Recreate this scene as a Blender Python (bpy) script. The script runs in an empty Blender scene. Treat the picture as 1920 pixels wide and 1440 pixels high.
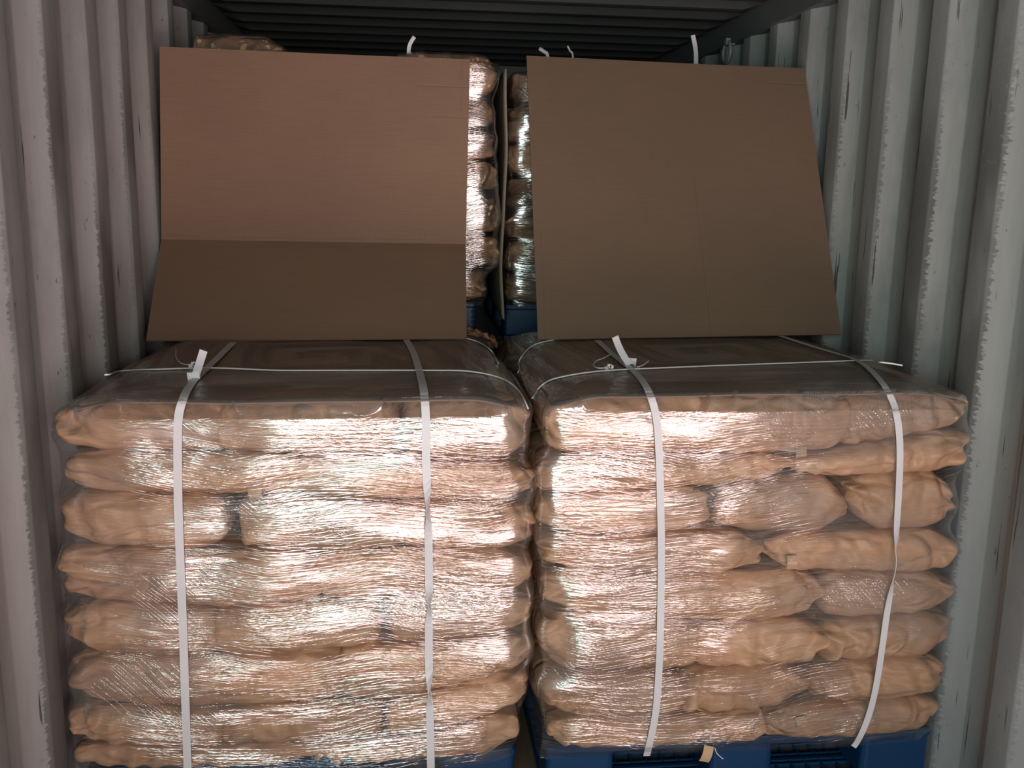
import bpy, math, random
import numpy as np
from mathutils import Vector, Matrix, noise
from mathutils.bvhtree import BVHTree
random.seed(7)
SC = bpy.context.scene
COL = SC.collection

# ------------------------------------------------------------------ camera
F, YAW, PITCH, ROLL = 1765.8, 0.1136, 0.2011, 0.0176
CAM = np.array([-0.318, 0.0, 1.61])
_fw = np.array([math.sin(YAW)*math.cos(PITCH), math.cos(YAW)*math.cos(PITCH), -math.sin(PITCH)])
_r0 = np.array([math.cos(YAW), -math.sin(YAW), 0.0]); _u0 = np.cross(_r0, _fw)
_rt = math.cos(ROLL)*_r0 + math.sin(ROLL)*_u0
_up = -math.sin(ROLL)*_r0 + math.cos(ROLL)*_u0
cam = bpy.data.cameras.new('camera'); cam_o = bpy.data.objects.new('camera', cam); COL.objects.link(cam_o)
cam.sensor_width = 36.0; cam.lens = 36.0*F/1920.0; cam.clip_start = 0.02; cam.clip_end = 60
cam_o.matrix_world = Matrix(((_rt[0], _up[0], -_fw[0], CAM[0]), (_rt[1], _up[1], -_fw[1], CAM[1]),
                             (_rt[2], _up[2], -_fw[2], CAM[2]), (0, 0, 0, 1)))
SC.camera = cam_o

# ------------------------------------------------------------------ world, daylight through the open doors, exposure
w = bpy.data.worlds.new('world'); SC.world = w; w.use_nodes = True
w.node_tree.nodes['Background'].inputs[0].default_value = (0.55, 0.62, 0.65, 1)
w.node_tree.nodes['Background'].inputs[1].default_value = 0.25

def area(name, x0, x1, z0, z1, y, col, radiance):
    l = bpy.data.lights.new(name, 'AREA'); l.shape = 'RECTANGLE'
    l.size = x1-x0; l.size_y = z1-z0; l.color = col
    l.energy = radiance*math.pi*(x1-x0)*(z1-z0)
    o = bpy.data.objects.new(name, l); COL.objects.link(o)
    o.location = ((x0+x1)/2, y, (z0+z1)/2)
    o.rotation_euler = (math.radians(90), 0, 0)      # shines towards +Y, into the container
    return o
# the container doors are open behind the camera; pinkish sunlit ground fills the view out, cooler light comes from the left
area('daylight_ground', -1.5, 2.0, -2.4, 0.60, -2.5, (1.0, 0.70, 0.69), 2.8)
area('sunlit_ground', -1.4, 1.7, -1.7, 0.1, -2.45, (1.0, 0.755, 0.765), 5.8)
area('daylight_strip', -1.95, -1.55, -1.8, 0.6, -2.5, (0.68, 1.0, 0.95), 7.0)
area('daylight_left', -1.9, -0.3, 0.75, 2.7, -2.5, (0.72, 0.99, 0.92), 7.6)
area('daylight_right', -0.3, 1.9, 0.75, 2.3, -2.5, (1.0, 0.80, 0.76), 6.0)

vs = SC.view_settings
vs.view_transform = 'Standard'; vs.look = 'None'; vs.exposure = 0.0; vs.gamma = 1.0; vs.use_curve_mapping = False
SC.cycles.max_bounces = 6; SC.cycles.transparent_max_bounces = 14; SC.cycles.diffuse_bounces = 3
SC.cycles.glossy_bounces = 3
SC.cycles.caustics_reflective = False; SC.cycles.caustics_refractive = False
SC.cycles.sample_clamp_indirect = 4.0
SC.cycles.use_denoising = True
SC.cycles.use_adaptive_sampling = True; SC.cycles.adaptive_threshold = 0.05

# ------------------------------------------------------------------ pixel ray helpers
def ray(x, y):
    d = _fw + (x-960)/F*_rt - (y-720)/F*_up
    return d/np.linalg.norm(d)
def at(x, y, Y):
    d = ray(x, y); return CAM + d*(Y-CAM[1])/d[1]
def atz(x, y, Z):
    d = ray(x, y); return CAM + d*(Z-CAM[2])/d[2]

# ------------------------------------------------------------------ object helpers
def tag(o, label=None, cat=None, group=None, kind=None):
    if label: o['label'] = label
    if cat: o['category'] = cat
    if group: o['group'] = group
    if kind: o['kind'] = kind
    return o
def mesh_obj(name, verts, faces, mat, parent=None, smooth=True, uv=None):
    me = bpy.data.meshes.new(name)
    me.from_pydata([tuple(v) for v in verts], [], [tuple(f) for f in faces])
    if smooth: me.shade_smooth()
    if uv is not None:
        l = me.uv_layers.new(name='UVMap')
        idx = np.empty(len(me.loops), dtype=np.int32); me.loops.foreach_get('vertex_index', idx)
        l.data.foreach_set('uv', np.asarray(uv, dtype=np.float32)[idx].ravel())
    me.materials.append(mat)
    me.update()
    o = bpy.data.objects.new(name, me); COL.objects.link(o)
    if parent: o.parent = parent
    return o
def empty(name, loc):
    o = bpy.data.objects.new(name, None); COL.objects.link(o); o.location = loc; o.empty_display_size = .05; return o
class MB:
    def __init__(s): s.v = []; s.f = []
    def box(s, x0, x1, y0, y1, z0, z1, ch=0.0):
        b = len(s.v)
        if ch <= 0:
            s.v += [(x, y, z) for z in (z0, z1) for y in (y0, y1) for x in (x0, x1)]
            s.f += [[b+i for i in q] for q in ((0,2,3,1),(4,5,7,6),(0,1,5,4),(2,6,7,3),(0,4,6,2),(1,3,7,5))]
        else:                                        # vertical edges chamfered in two steps
            ring = []
            for cx, cy, a0 in ((x1-ch, y1-ch, 0), (x0+ch, y1-ch, 90), (x0+ch, y0+ch, 180), (x1-ch, y0+ch, 270)):
                for k in range(4):
                    a = math.radians(a0+30*k); ring.append((cx+ch*math.cos(a), cy+ch*math.sin(a)))
            n = len(ring)
            for z, sc in ((z0, .96), (z0+ch*.3, 1), (z1-ch*.3, 1), (z1, .96)):
                mx, my = (x0+x1)/2, (y0+y1)/2
                s.v += [(mx+(x-mx)*(1 if sc == 1 else 1-ch*.3/(x1-x0)*2), my+(y-my)*(1 if sc == 1 else 1-ch*.3/(y1-y0)*2), z) for x, y in ring]
            for r in range(3):
                for i in range(n):
                    j = (i+1) % n; s.f.append([b+r*n+i, b+r*n+j, b+(r+1)*n+j, b+(r+1)*n+i])
            s.f.append([b+i for i in range(n)][::-1]); s.f.append([b+3*n+i for i in range(n)])
    def obj(s, name, mat, parent=None, smooth=False): return mesh_obj(name, s.v, s.f, mat, parent, smooth)

# ------------------------------------------------------------------ materials
class NT:
    def __init__(s, name):
        s.m = bpy.data.materials.new(name); s.m.use_nodes = True; s.t = s.m.node_tree; s.t.nodes.clear()
        s.out = s.n('ShaderNodeOutputMaterial')
    def n(s, typ, ins=None, **props):
        nd = s.t.nodes.new(typ)
        for k, v in props.items(): setattr(nd, k, v)
        for k, v in (ins or {}).items():
            sock = nd.inputs[k]
            if isinstance(v, bpy.types.NodeSocket): s.t.links.new(v, sock)
            else: sock.default_value = v
        return nd
    def math(s, op, a, b=0.0, c=None, clamp=False):
        ins = {0: a, 1: b}
        if c is not None: ins[2] = c
        return s.n('ShaderNodeMath', ins, operation=op, use_clamp=clamp).outputs[0]
    def ramp(s, fac, lo, hi, a=0.0, b=1.0):
        return s.n('ShaderNodeMapRange', {0: fac, 1: lo, 2: hi, 3: a, 4: b}, interpolation_type='SMOOTHSTEP').outputs[0]
    def mix(s, fac, a, b):
        nd = s.n('ShaderNodeMix', data_type='RGBA')
        for k, v in ((0, fac), (6, a), (7, b)):
            if isinstance(v, bpy.types.NodeSocket): s.t.links.new(v, nd.inputs[k])
            else: nd.inputs[k].default_value = v
        return nd.outputs[2]
    def mapping(s, vec, scale, rot=(0, 0, 0), loc=(0, 0, 0)):
        return s.n('ShaderNodeMapping', {'Vector': vec, 'Scale': scale, 'Rotation': rot, 'Location': loc}).outputs[0]
    def noise(s, vec, scale=1.0, detail=3.0, rough=.5, typ='FBM'):
        return s.n('ShaderNodeTexNoise', {'Vector': vec, 'Scale': scale, 'Detail': detail, 'Roughness': rough}, noise_type=typ).outputs[0]
    def bump(s, h, strength=1.0, dist=.01, normal=None):
        ins = {'Height': h, 'Strength': strength, 'Distance': dist}
        if normal is not None: ins['Normal'] = normal
        return s.n('ShaderNodeBump', ins).outputs[0]
    def finish(s, sh): s.t.links.new(sh, s.out.inputs[0]); return s.m
def rgb(r, g, b): return (r, g, b, 1.0)

def m_plain(name, col, rough=.5, spec=.5, bumpn=0.0):
    t = NT(name); p = t.n('ShaderNodeBsdfPrincipled', {'Base Color': rgb(*col), 'Roughness': rough, 'Specular IOR Level': spec})
    if bumpn:
        co = t.n('ShaderNodeTexCoord').outputs['Object']
        t.t.links.new(t.bump(t.noise(co, 60, 3), .4, bumpn), p.inputs['Normal'])
    return t.finish(p.outputs[0])

def m_kraft(name, c1, c2, rough=.42):
    t = NT(name); co = t.n('ShaderNodeTexCoord').outputs['Object']
    info = t.n('ShaderNodeObjectInfo').outputs['Random']
    big = t.noise(co, 5, 4, .6)
    col = t.mix(t.ramp(big, .3, .7), rgb(*c1), rgb(*c2))
    fib = t.noise(t.mapping(co, (40, 40, 700)), 1, 2)
    col = t.mix(t.math('MULTIPLY', t.ramp(fib, .35, .7), .22), col, rgb(c1[0]*.72, c1[1]*.68, c1[2]*.62))
    hsv = t.n('ShaderNodeHueSaturation', {'Value': t.math('MULTIPLY_ADD', info, .22, .89), 'Color': col})
    # creased paper: facets from stretched voronoi + fine noise
    wob = t.n('ShaderNodeTexNoise', {'Vector': co, 'Scale': 6.0, 'Detail': 1.0}).outputs[1]
    wob = t.n('ShaderNodeVectorMath', {0: wob, 1: (.10, .10, .06)}, operation='MULTIPLY').outputs[0]
    wob = t.n('ShaderNodeVectorMath', {0: co, 1: wob}, operation='ADD').outputs[0]
    vo = t.n('ShaderNodeTexVoronoi', {'Vector': t.mapping(wob, (5.5, 9, 14)), 'Scale': 1.0}, feature='DISTANCE_TO_EDGE').outputs[0]
    crease = t.ramp(vo, 0.0, .16)
    f2 = t.n('ShaderNodeTexVoronoi', {'Vector': t.mapping(wob, (11, 13, 22), (0.2, .5, .1)), 'Scale': 1.0}, feature='F1').outputs[0]
    h = t.math('MULTIPLY_ADD', crease, .7, t.math('MULTIPLY', f2, .8))
    nb = t.bump(h, .8, .007)
    nb = t.bump(t.noise(co, 30, 3, .5), .3, .0018, nb)
    p = t.n('ShaderNodeBsdfPrincipled', {'Base Color': hsv.outputs[0], 'Roughness': rough, 'Specular IOR Level': .35, 'Normal': nb})
    return t.finish(p.outputs[0])

def m_board(name, c, creases=()):
    t = NT(name); co = t.n('ShaderNodeTexCoord').outputs['UV']
    big = t.noise(co, 2.2, 3)
    col = t.mix(t.ramp(big, .3, .7), rgb(*c), rgb(c[0]*1.1, c[1]*1.08, c[2]*1.05))
    fl = t.noise(t.mapping(co, (8, 260, 1)), 1, 2)
    fl2 = t.noise(t.mapping(co, (420, 10, 1)), 1, 2)
    col = t.mix(t.math('MULTIPLY', t.ramp(fl, .42, .62), .16), col, rgb(c[0]*.7, c[1]*.68, c[2]*.66))
    col = t.mix(t.math('MULTIPLY', t.ramp(fl2, .48, .7), .10), col, rgb(c[0]*.7, c[1]*.68, c[2]*.66))
    col = t.mix(t.math('MULTIPLY', t.ramp(t.noise(co, 420, 2), .5, .8), .15), col, rgb(c[0]*1.3, c[1]*1.25, c[2]*1.2))
    nb = t.bump(t.math('ADD', fl, t.noise(co, 300, 2)), .25, .0008)
    sx = t.n('ShaderNodeSeparateXYZ', {0: t.n('ShaderNodeVectorMath', {0: co, 1: t.n('ShaderNodeVectorMath', {0: t.n('ShaderNodeTexNoise', {'Vector': co, 'Scale': 4.0}).outputs[1], 1: (.006, .006, 0)}, operation='MULTIPLY').outputs[0]}, operation='ADD').outputs[0]})
    for axis_, pos, lo, hi in creases:               # pressed fold lines: position on one axis, range on the other
        a_, b_ = sx.outputs[axis_], sx.outputs[1-axis_]
        g = t.ramp(t.math('ABSOLUTE', t.math('SUBTRACT', a_, pos)), 0, .004, 1, 0)
        g = t.math('MULTIPLY', g, t.math('MULTIPLY', t.ramp(b_, lo, lo+.03), t.ramp(b_, hi, hi-.03)))
        nb = t.bump(g, 1.0, -.0010, nb)
    p = t.n('ShaderNodeBsdfPrincipled', {'Base Color': col, 'Roughness': .75, 'Specular IOR Level': .25, 'Normal': nb})
    return t.finish(p.outputs[0])

def m_film(name, haze=.10, gl=.24):
    """Stretch wrap. UV.x = metres round the stack, UV.y = height in metres."""
    t = NT(name); uv = t.n('ShaderNodeTexCoord').outputs['UV']
    def streak(rot, sx, sy, seed, det=2.0):
        v = t.mapping(uv, (sx, sy, 1), (0, 0, 0), (seed, seed*1.7, 0))
        r = t.n('ShaderNodeVectorRotate', {'Vector': uv, 'Angle': rot}, rotation_type='Z_AXIS').outputs[0]
        v = t.mapping(r, (sx, sy, 1), (0, 0, 0), (seed, seed*1.7, 0))
        return t.noise(v, 1.0, det, .55)
    def ridge(n, w=.05): return t.ramp(t.math('ABSOLUTE', t.math('SUBTRACT', n, .5)), 0, w, 1, 0)
    # slow warp so that the streaks fan out
    wob = t.n('ShaderNodeTexNoise', {'Vector': uv, 'Scale': 1.8, 'Detail': 1.0}).outputs[1]
    wob = t.n('ShaderNodeVectorMath', {0: wob, 1: (.5, .5, .5)}, operation='SUBTRACT').outputs[0]
    wob = t.n('ShaderNodeVectorMath', {0: wob, 1: (.10, .13, 0)}, operation='MULTIPLY').outputs[0]
    uv = t.n('ShaderNodeVectorMath', {0: uv, 1: wob}, operation='ADD').outputs[0]
    a = streak(.02, 1.2, 85, 1.3, .6); b = streak(-.15, 1.6, 140, 4.1, .6); c = streak(.19, 2.0, 170, 7.7, .6)
    d = streak(.75, 4, 110, 2.2, 1.0)
    reg = t.noise(uv, 5, 2); reg2 = t.noise(t.mapping(uv, (2.5, 6, 1), loc=(5, 3, 0)), 1, 3)
    h = t.math('MULTIPLY', ridge(a, .12), 1.0)
    h = t.math('ADD', h, t.math('MULTIPLY', ridge(b, .10), t.ramp(reg, .35, .6, .2, .8)))
    h = t.math('ADD', h, t.math('MULTIPLY', ridge(c, .10), t.ramp(reg, .62, .42, .1, .6)))
    h = t.math('ADD', h, t.math('MULTIPLY', ridge(d, .05), t.ramp(reg2, .56, .68, 0, .6)))
    calm = t.ramp(t.noise(t.mapping(uv, (3, 7, 1), loc=(9, 2, 0)), 1, 2), .32, .6, .35, 1)
    big = t.noise(t.mapping(uv, (5, 14, 1)), 1, 2, .5)
    nb = t.bump(big, .8, .012)
    nb = t.n('ShaderNodeBump', {'Height': h, 'Strength': calm, 'Distance': .0008, 'Normal': nb}).outputs[0]
    line = t.math('MAXIMUM', ridge(a, .012), t.math('MULTIPLY', ridge(b, .016), t.ramp(reg, .4, .6)), clamp=True)
    line = t.math('MULTIPLY', line, calm)
    glo = t.n('ShaderNodeBsdfGlossy', {'Color': rgb(1, 1, 1), 'Roughness': .20, 'Normal': nb}).outputs[0]
    glo2 = t.n('ShaderNodeBsdfGlossy', {'Color': rgb(1, 1, 1), 'Roughness': .07, 'Normal': nb}).outputs[0]
    glo = t.n('ShaderNodeMixShader', {0: .5, 1: glo, 2: glo2}).outputs[0]
    tr = t.n('ShaderNodeBsdfTransparent', {'Color': rgb(.985, .985, .985)}).outputs[0]
    df = t.n('ShaderNodeBsdfDiffuse', {'Color': rgb(.82, .80, .80)}).outputs[0]
    hz = t.math('MULTIPLY', t.ramp(reg2, .40, .72), haze)
    hz = t.math('ADD', hz, t.math('MULTIPLY', line, .14), clamp=True)
    base = t.n('ShaderNodeMixShader', {0: hz, 1: tr, 2: df}).outputs[0]
    fr = t.n('ShaderNodeLayerWeight', {'Blend': .25}).outputs['Facing']
    fac = t.math('MULTIPLY_ADD', t.math('POWER', fr, 3.0), .25, gl)
    fac = t.math('MULTIPLY', fac, t.math('MULTIPLY_ADD', t.ramp(reg2, .32, .62), .85, .42))
    fac = t.math('MULTIPLY_ADD', line, .12, fac, clamp=True)
    return t.finish(t.n('ShaderNodeMixShader', {0: fac, 1: base, 2: glo}).outputs[0])

def m_wall(name, side):
    """Light grey container paint; the ridges that stand out into the room are scuffed."""
    t = NT(name); co = t.n('ShaderNodeTexCoord').outputs['Object']
    sx = t.n('ShaderNodeSeparateXYZ', {0: co})
    prot = t.math('MULTIPLY_ADD', t.math('ABSOLUTE', sx.outputs[0]), -25.0, 30.0)     # 1 on the ridge, 0 in the valley
    n1 = t.noise(t.mapping(co, (20, 20, 2.2)), 1, 5, .65)
    n2 = t.noise(t.mapping(co, (1, 45, 120)), 1, 4, .7)
    base = t.mix(t.ramp(n1, .3, .7), rgb(.44, .445, .43), rgb(.505, .51, .50))
    # ragged wear along the ridge edges
    wear = t.math('ADD', prot, t.math('MULTIPLY', t.math('SUBTRACT', n2, .5), .55 if side < 0 else .9))
    wear = t.ramp(wear, .78, .90)
    amt = t.ramp(t.noise(t.mapping(co, (1, 3.1, 1.6)), 1, 3), .36, .6, .45 if side > 0 else .25, 1)
    low = t.ramp(sx.outputs[2], 2.25, 1.6)
    wear = t.math('MULTIPLY', t.math('MULTIPLY', wear, amt), low)
    col = t.mix(t.math('MULTIPLY', wear, .82), base, rgb(.13, .128, .122))
    # grime clouds, heavier low down
    g = t.noise(t.mapping(co, (2, 5, 1.6)), 1, 6, .65)
    col = t.mix(t.math('MULTIPLY', t.ramp(g, .46, .70), .55 if side > 0 else .38), col, rgb(.25, .25, .25))
    lowg = t.math('MULTIPLY', t.ramp(t.math('MULTIPLY_ADD', t.math('SUBTRACT', g, .5), .9, sx.outputs[2]), 1.05, .65), .42 if side > 0 else .12)
    col = t.mix(lowg, col, rgb(.30, .33, .37))
    # upright black scratches
    s = t.noise(t.mapping(co, (30, 70, 3.4)), 1, 2, .5)
    s2 = t.noise(t.mapping(co, (3, 4, 2.6), loc=(3, 1, 2)), 1, 2, .5)
    sc = t.math('MULTIPLY', t.ramp(s, .672 if side > 0 else .72, .70 if side > 0 else .75), t.ramp(s2, .42, .50))
    col = t.mix(t.math('MULTIPLY', sc, .85), col, rgb(.06, .06, .055))
    sp = t.noise(t.mapping(co, (30, 60, 30)), 1, 3, .6)
    col = t.mix(t.math('MULTIPLY', t.ramp(sp, .68, .73), .6), col, rgb(.09, .08, .06))
    nb = t.bump(t.noise(t.mapping(co, (8, 8, 3)), 1, 4), .3, .006)
    nb = t.bump(t.noise(co, 160, 3), .25, .001, nb)
    p = t.n('ShaderNodeBsdfPrincipled', {'Base Color': col, 'Roughness': .62, 'Specular IOR Level': .3, 'Normal': nb})
    return t.finish(p.outputs[0])

M_kraft = m_kraft('kraft_paper', (.57, .33, .195), (.68, .41, .255))
M_kraft_r = m_kraft('kraft_paper_rear', (.50, .31, .17), (.60, .38, .21))
M_tab = m_plain('kraft_tab', (.60, .39, .24), .6, .3)
M_sheet = m_board('cardboard_top_sheet', (.235, .172, .135))
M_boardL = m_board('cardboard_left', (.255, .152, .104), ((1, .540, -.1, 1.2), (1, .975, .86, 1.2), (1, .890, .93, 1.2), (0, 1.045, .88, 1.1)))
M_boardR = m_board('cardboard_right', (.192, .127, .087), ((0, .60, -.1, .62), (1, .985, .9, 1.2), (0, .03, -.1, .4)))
M_div = m_board('cardboard_divider', (.30, .24, .19))
M_film = m_film('stretch_film')
M_film_r = m_film('stretch_film_rear', .06, .42)
def m_strap():
    t = NT('white_strap'); d = t.n('ShaderNodeBsdfPrincipled', {'Base Color': rgb(.80, .79, .82), 'Roughness': .38, 'Specular IOR Level': .5}).outputs[0]
    tl = t.n('ShaderNodeBsdfTranslucent', {'Color': rgb(.8, .78, .8)}).outputs[0]
    return t.finish(t.n('ShaderNodeMixShader', {0: .15, 1: d, 2: tl}).outputs[0])
M_strap = m_strap()
M_cord = m_plain('white_cord', (.80, .79, .78), .6)
M_clip = m_plain('clear_clip', (.85, .83, .85), .25, .8)
M_blue = m_plain('blue_plastic', (.004, .040, .115), .42, .5, .0008)
M_wallL = m_wall('wall_paint_left', -1)
M_wallR = m_wall('wall_paint_right', 1)
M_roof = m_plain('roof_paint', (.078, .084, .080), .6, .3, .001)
M_rail = m_plain('rail_paint', (.19, .205, .20), .6, .3, .001)
M_end = m_plain('end_wall_paint', (.62, .62, .60), .6, .3, .001)
M_steel = m_plain('dull_steel', (.35, .36, .35), .35, .6)
def m_floor():
    t = NT('plywood_floor'); co = t.n('ShaderNodeTexCoord').outputs['Object']
    n = t.noise(t.mapping(co, (30, 2, 1)), 1, 4)
    col = t.mix(t.ramp(n, .3, .7), rgb(.16, .11, .075), rgb(.24, .17, .11))
    return t.finish(t.n('ShaderNodeBsdfPrincipled', {'Base Color': col, 'Roughness': .7}).outputs[0])
M_floor = m_floor()

# ------------------------------------------------------------------ the container
YB, YE = -0.12, 6.05
XO, XI, PER = 1.20, 1.16, 0.3105
def corrugated_wall(name, side, y0, mat):
    pts = []
    k = -9
    while True:
        y = y0 + PER*k
        if y > YE+.3: break
        for dy, x, r in ((0, XO, 1), (.074, XI, 1), (.160, XI, 1), (.234, XO, 1)):
            pts.append((y+dy, x))
        k += 1
    prof = []
    for i, (y, x) in enumerate(pts):                 # soften every bend
        if i == 0 or i == len(pts)-1: prof.append((y, x)); continue
        a = Vector(pts[i-1]); b = Vector((y, x)); c = Vector(pts[i+1])
        r = .004
        p0 = b+(a-b).normalized()*r; p2 = b+(c-b).normalized()*r
        for tt in (0, .5, 1):
            q = p0*(1-tt)**2+b*2*tt*(1-tt)+p2*tt**2; prof.append((q.x, q.y))
    prof = [(min(max(y, YB), YE), x) for y, x in prof if YB-.08 < y < YE+.08]
    zs = [0, .5, 1, 1.5, 2.0, 2.30]
    V = []; Fc = []
    n = len(prof)
    for z in zs:
        for y, x in prof:
            dent = .004*noise.noise(Vector((y*2.3+side*9, z*1.7, 0)))
            V.append((side*(x+dent), y, z))
    for r in range(len(zs)-1):
        for i in range(n-1):
            q = [r*n+i, r*n+i+1, (r+1)*n+i+1, (r+1)*n+i]
            Fc.append(q if side < 0 else q[::-1])
    b = len(V)                                        # outer skin gives the sheet a thickness
    for z in (0, 2.30):
        for y, x in prof: V.append((side*(x+.004), y, z))
    for i in range(n-1): Fc.append([b+i, b+n+i, b+n+i+1, b+i+1] if side < 0 else [b+i+1, b+n+i+1, b+n+i, b+i])
    return tag(mesh_obj(name, V, Fc, mat, smooth=True), kind='structure')
corrugated_wall('wall_left', -1, 2.366, M_wallL)
corrugated_wall('wall_right', 1, 2.507, M_wallR)
def corrugated_roof():
    per, yb, xr = .2423, 4.448, 1.15
    prof = []
    k = -19
    while yb+per*k < YE:
        y = yb+per*k
        for dy, d in ((-.034, 0), (-.004, 1), (.034, 1), (.105, 0)): prof.append((y+dy, d))
        k += 1
    prof = [(min(max(y, YB), YE), d) for y, d in prof]
    xs = [-xr, -1.10, -1.06, 0, 1.06, 1.10, xr]; V = []; Fc = []
    for x in xs:
        e = 0 if abs(x) > 1.12 else .55 if abs(x) > 1.08 else 1
        for y, d in prof: V.append((x, y, 2.385 - .026*d*e))
    n = len(prof)
    for r in range(len(xs)-1):
        for i in range(n-1): Fc.append([r*n+i, r*n+i+1, (r+1)*n+i+1, (r+1)*n+i])
    b = len(V)
    V += [(-xr, YB, 2.40), (xr, YB, 2.40), (xr, YE, 2.40), (-xr, YE, 2.40)]; Fc.append([b, b+1, b+2, b+3])
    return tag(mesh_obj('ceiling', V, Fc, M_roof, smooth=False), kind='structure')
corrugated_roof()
for i, s in enumerate((-1, 1)):
    m = MB(); m.box(*sorted((s*1.141, s*1.215)), YB, YE, 2.285, 2.40)
    tag(m.obj('trim_%d' % (i+1), M_rail), kind='structure')
m = MB(); m.box(-1.21, 1.21, YB, YE, -.03, 0); tag(m.obj('floor', M_floor), kind='structure')
# far end wall, with shallow ribs
m = MB(); m.box(-1.21, 1.21, YE, YE+.03, 0, 2.30)
for k in range(9): m.box(-1.1+k*.26, -1.0+k*.26, YE-.03, YE, 0, 2.22)
tag(m.obj('wall_back', M_end), kind='structure')
m = MB(); m.box(-1.21, 1.21, YE-.06, YE+.03, 2.24, 2.40); tag(m.obj('trim_3', M_rail), kind='structure')

# ------------------------------------------------------------------ kraft bags
def box_grid(ax, ay, az):
    """surface grid of a box, from the three axis coordinate lists (shared vertices)"""
    idx = {}; V = []; Fc = []
    nx, ny, nz = len(ax), len(ay), len(az)
    def vid(i, j, k):
        if (i, j, k) not in idx: idx[(i, j, k)] = len(V); V.append((ax[i], ay[j], az[k]))
        return idx[(i, j, k)]
    for i in range(nx-1):
        for j in range(ny-1):
            Fc.append([vid(i, j, 0), vid(i, j+1, 0), vid(i+1, j+1, 0), vid(i+1, j, 0)])
            Fc.append([vid(i, j, nz-1), vid(i+1, j, nz-1), vid(i+1, j+1, nz-1), vid(i, j+1, nz-1)])
    for i in range(nx-1):
        for k in range(nz-1):
            Fc.append([vid(i, 0, k), vid(i+1, 0, k), vid(i+1, 0, k+1), vid(i, 0, k+1)])
            Fc.append([vid(i, ny-1, k), vid(i, ny-1, k+1), vid(i+1, ny-1, k+1), vid(i+1, ny-1, k)])
    for j in range(ny-1):
        for k in range(nz-1):
            Fc.append([vid(0, j, k), vid(0, j, k+1), vid(0, j+1, k+1), vid(0, j+1, k)])
            Fc.append([vid(nx-1, j, k), vid(nx-1, j+1, k), vid(nx-1, j+1, k+1), vid(nx-1, j, k+1)])
    return V, Fc
def axis(h, dense, total, endfrac=.06):
    """coordinates -h..h, fine near both ends"""
    e = min(.055, h*.6)
    mid = max(2, int(total))
    a = [-h + e*i/dense for i in range(dense)]
    c = [-h+e + (2*h-2*e)*i/mid for i in range(mid+1)]
    return a + c + [-v for v in a[::-1]]
def sm(t): t = max(0., min(1., t)); return t*t*(3-2*t)

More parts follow.
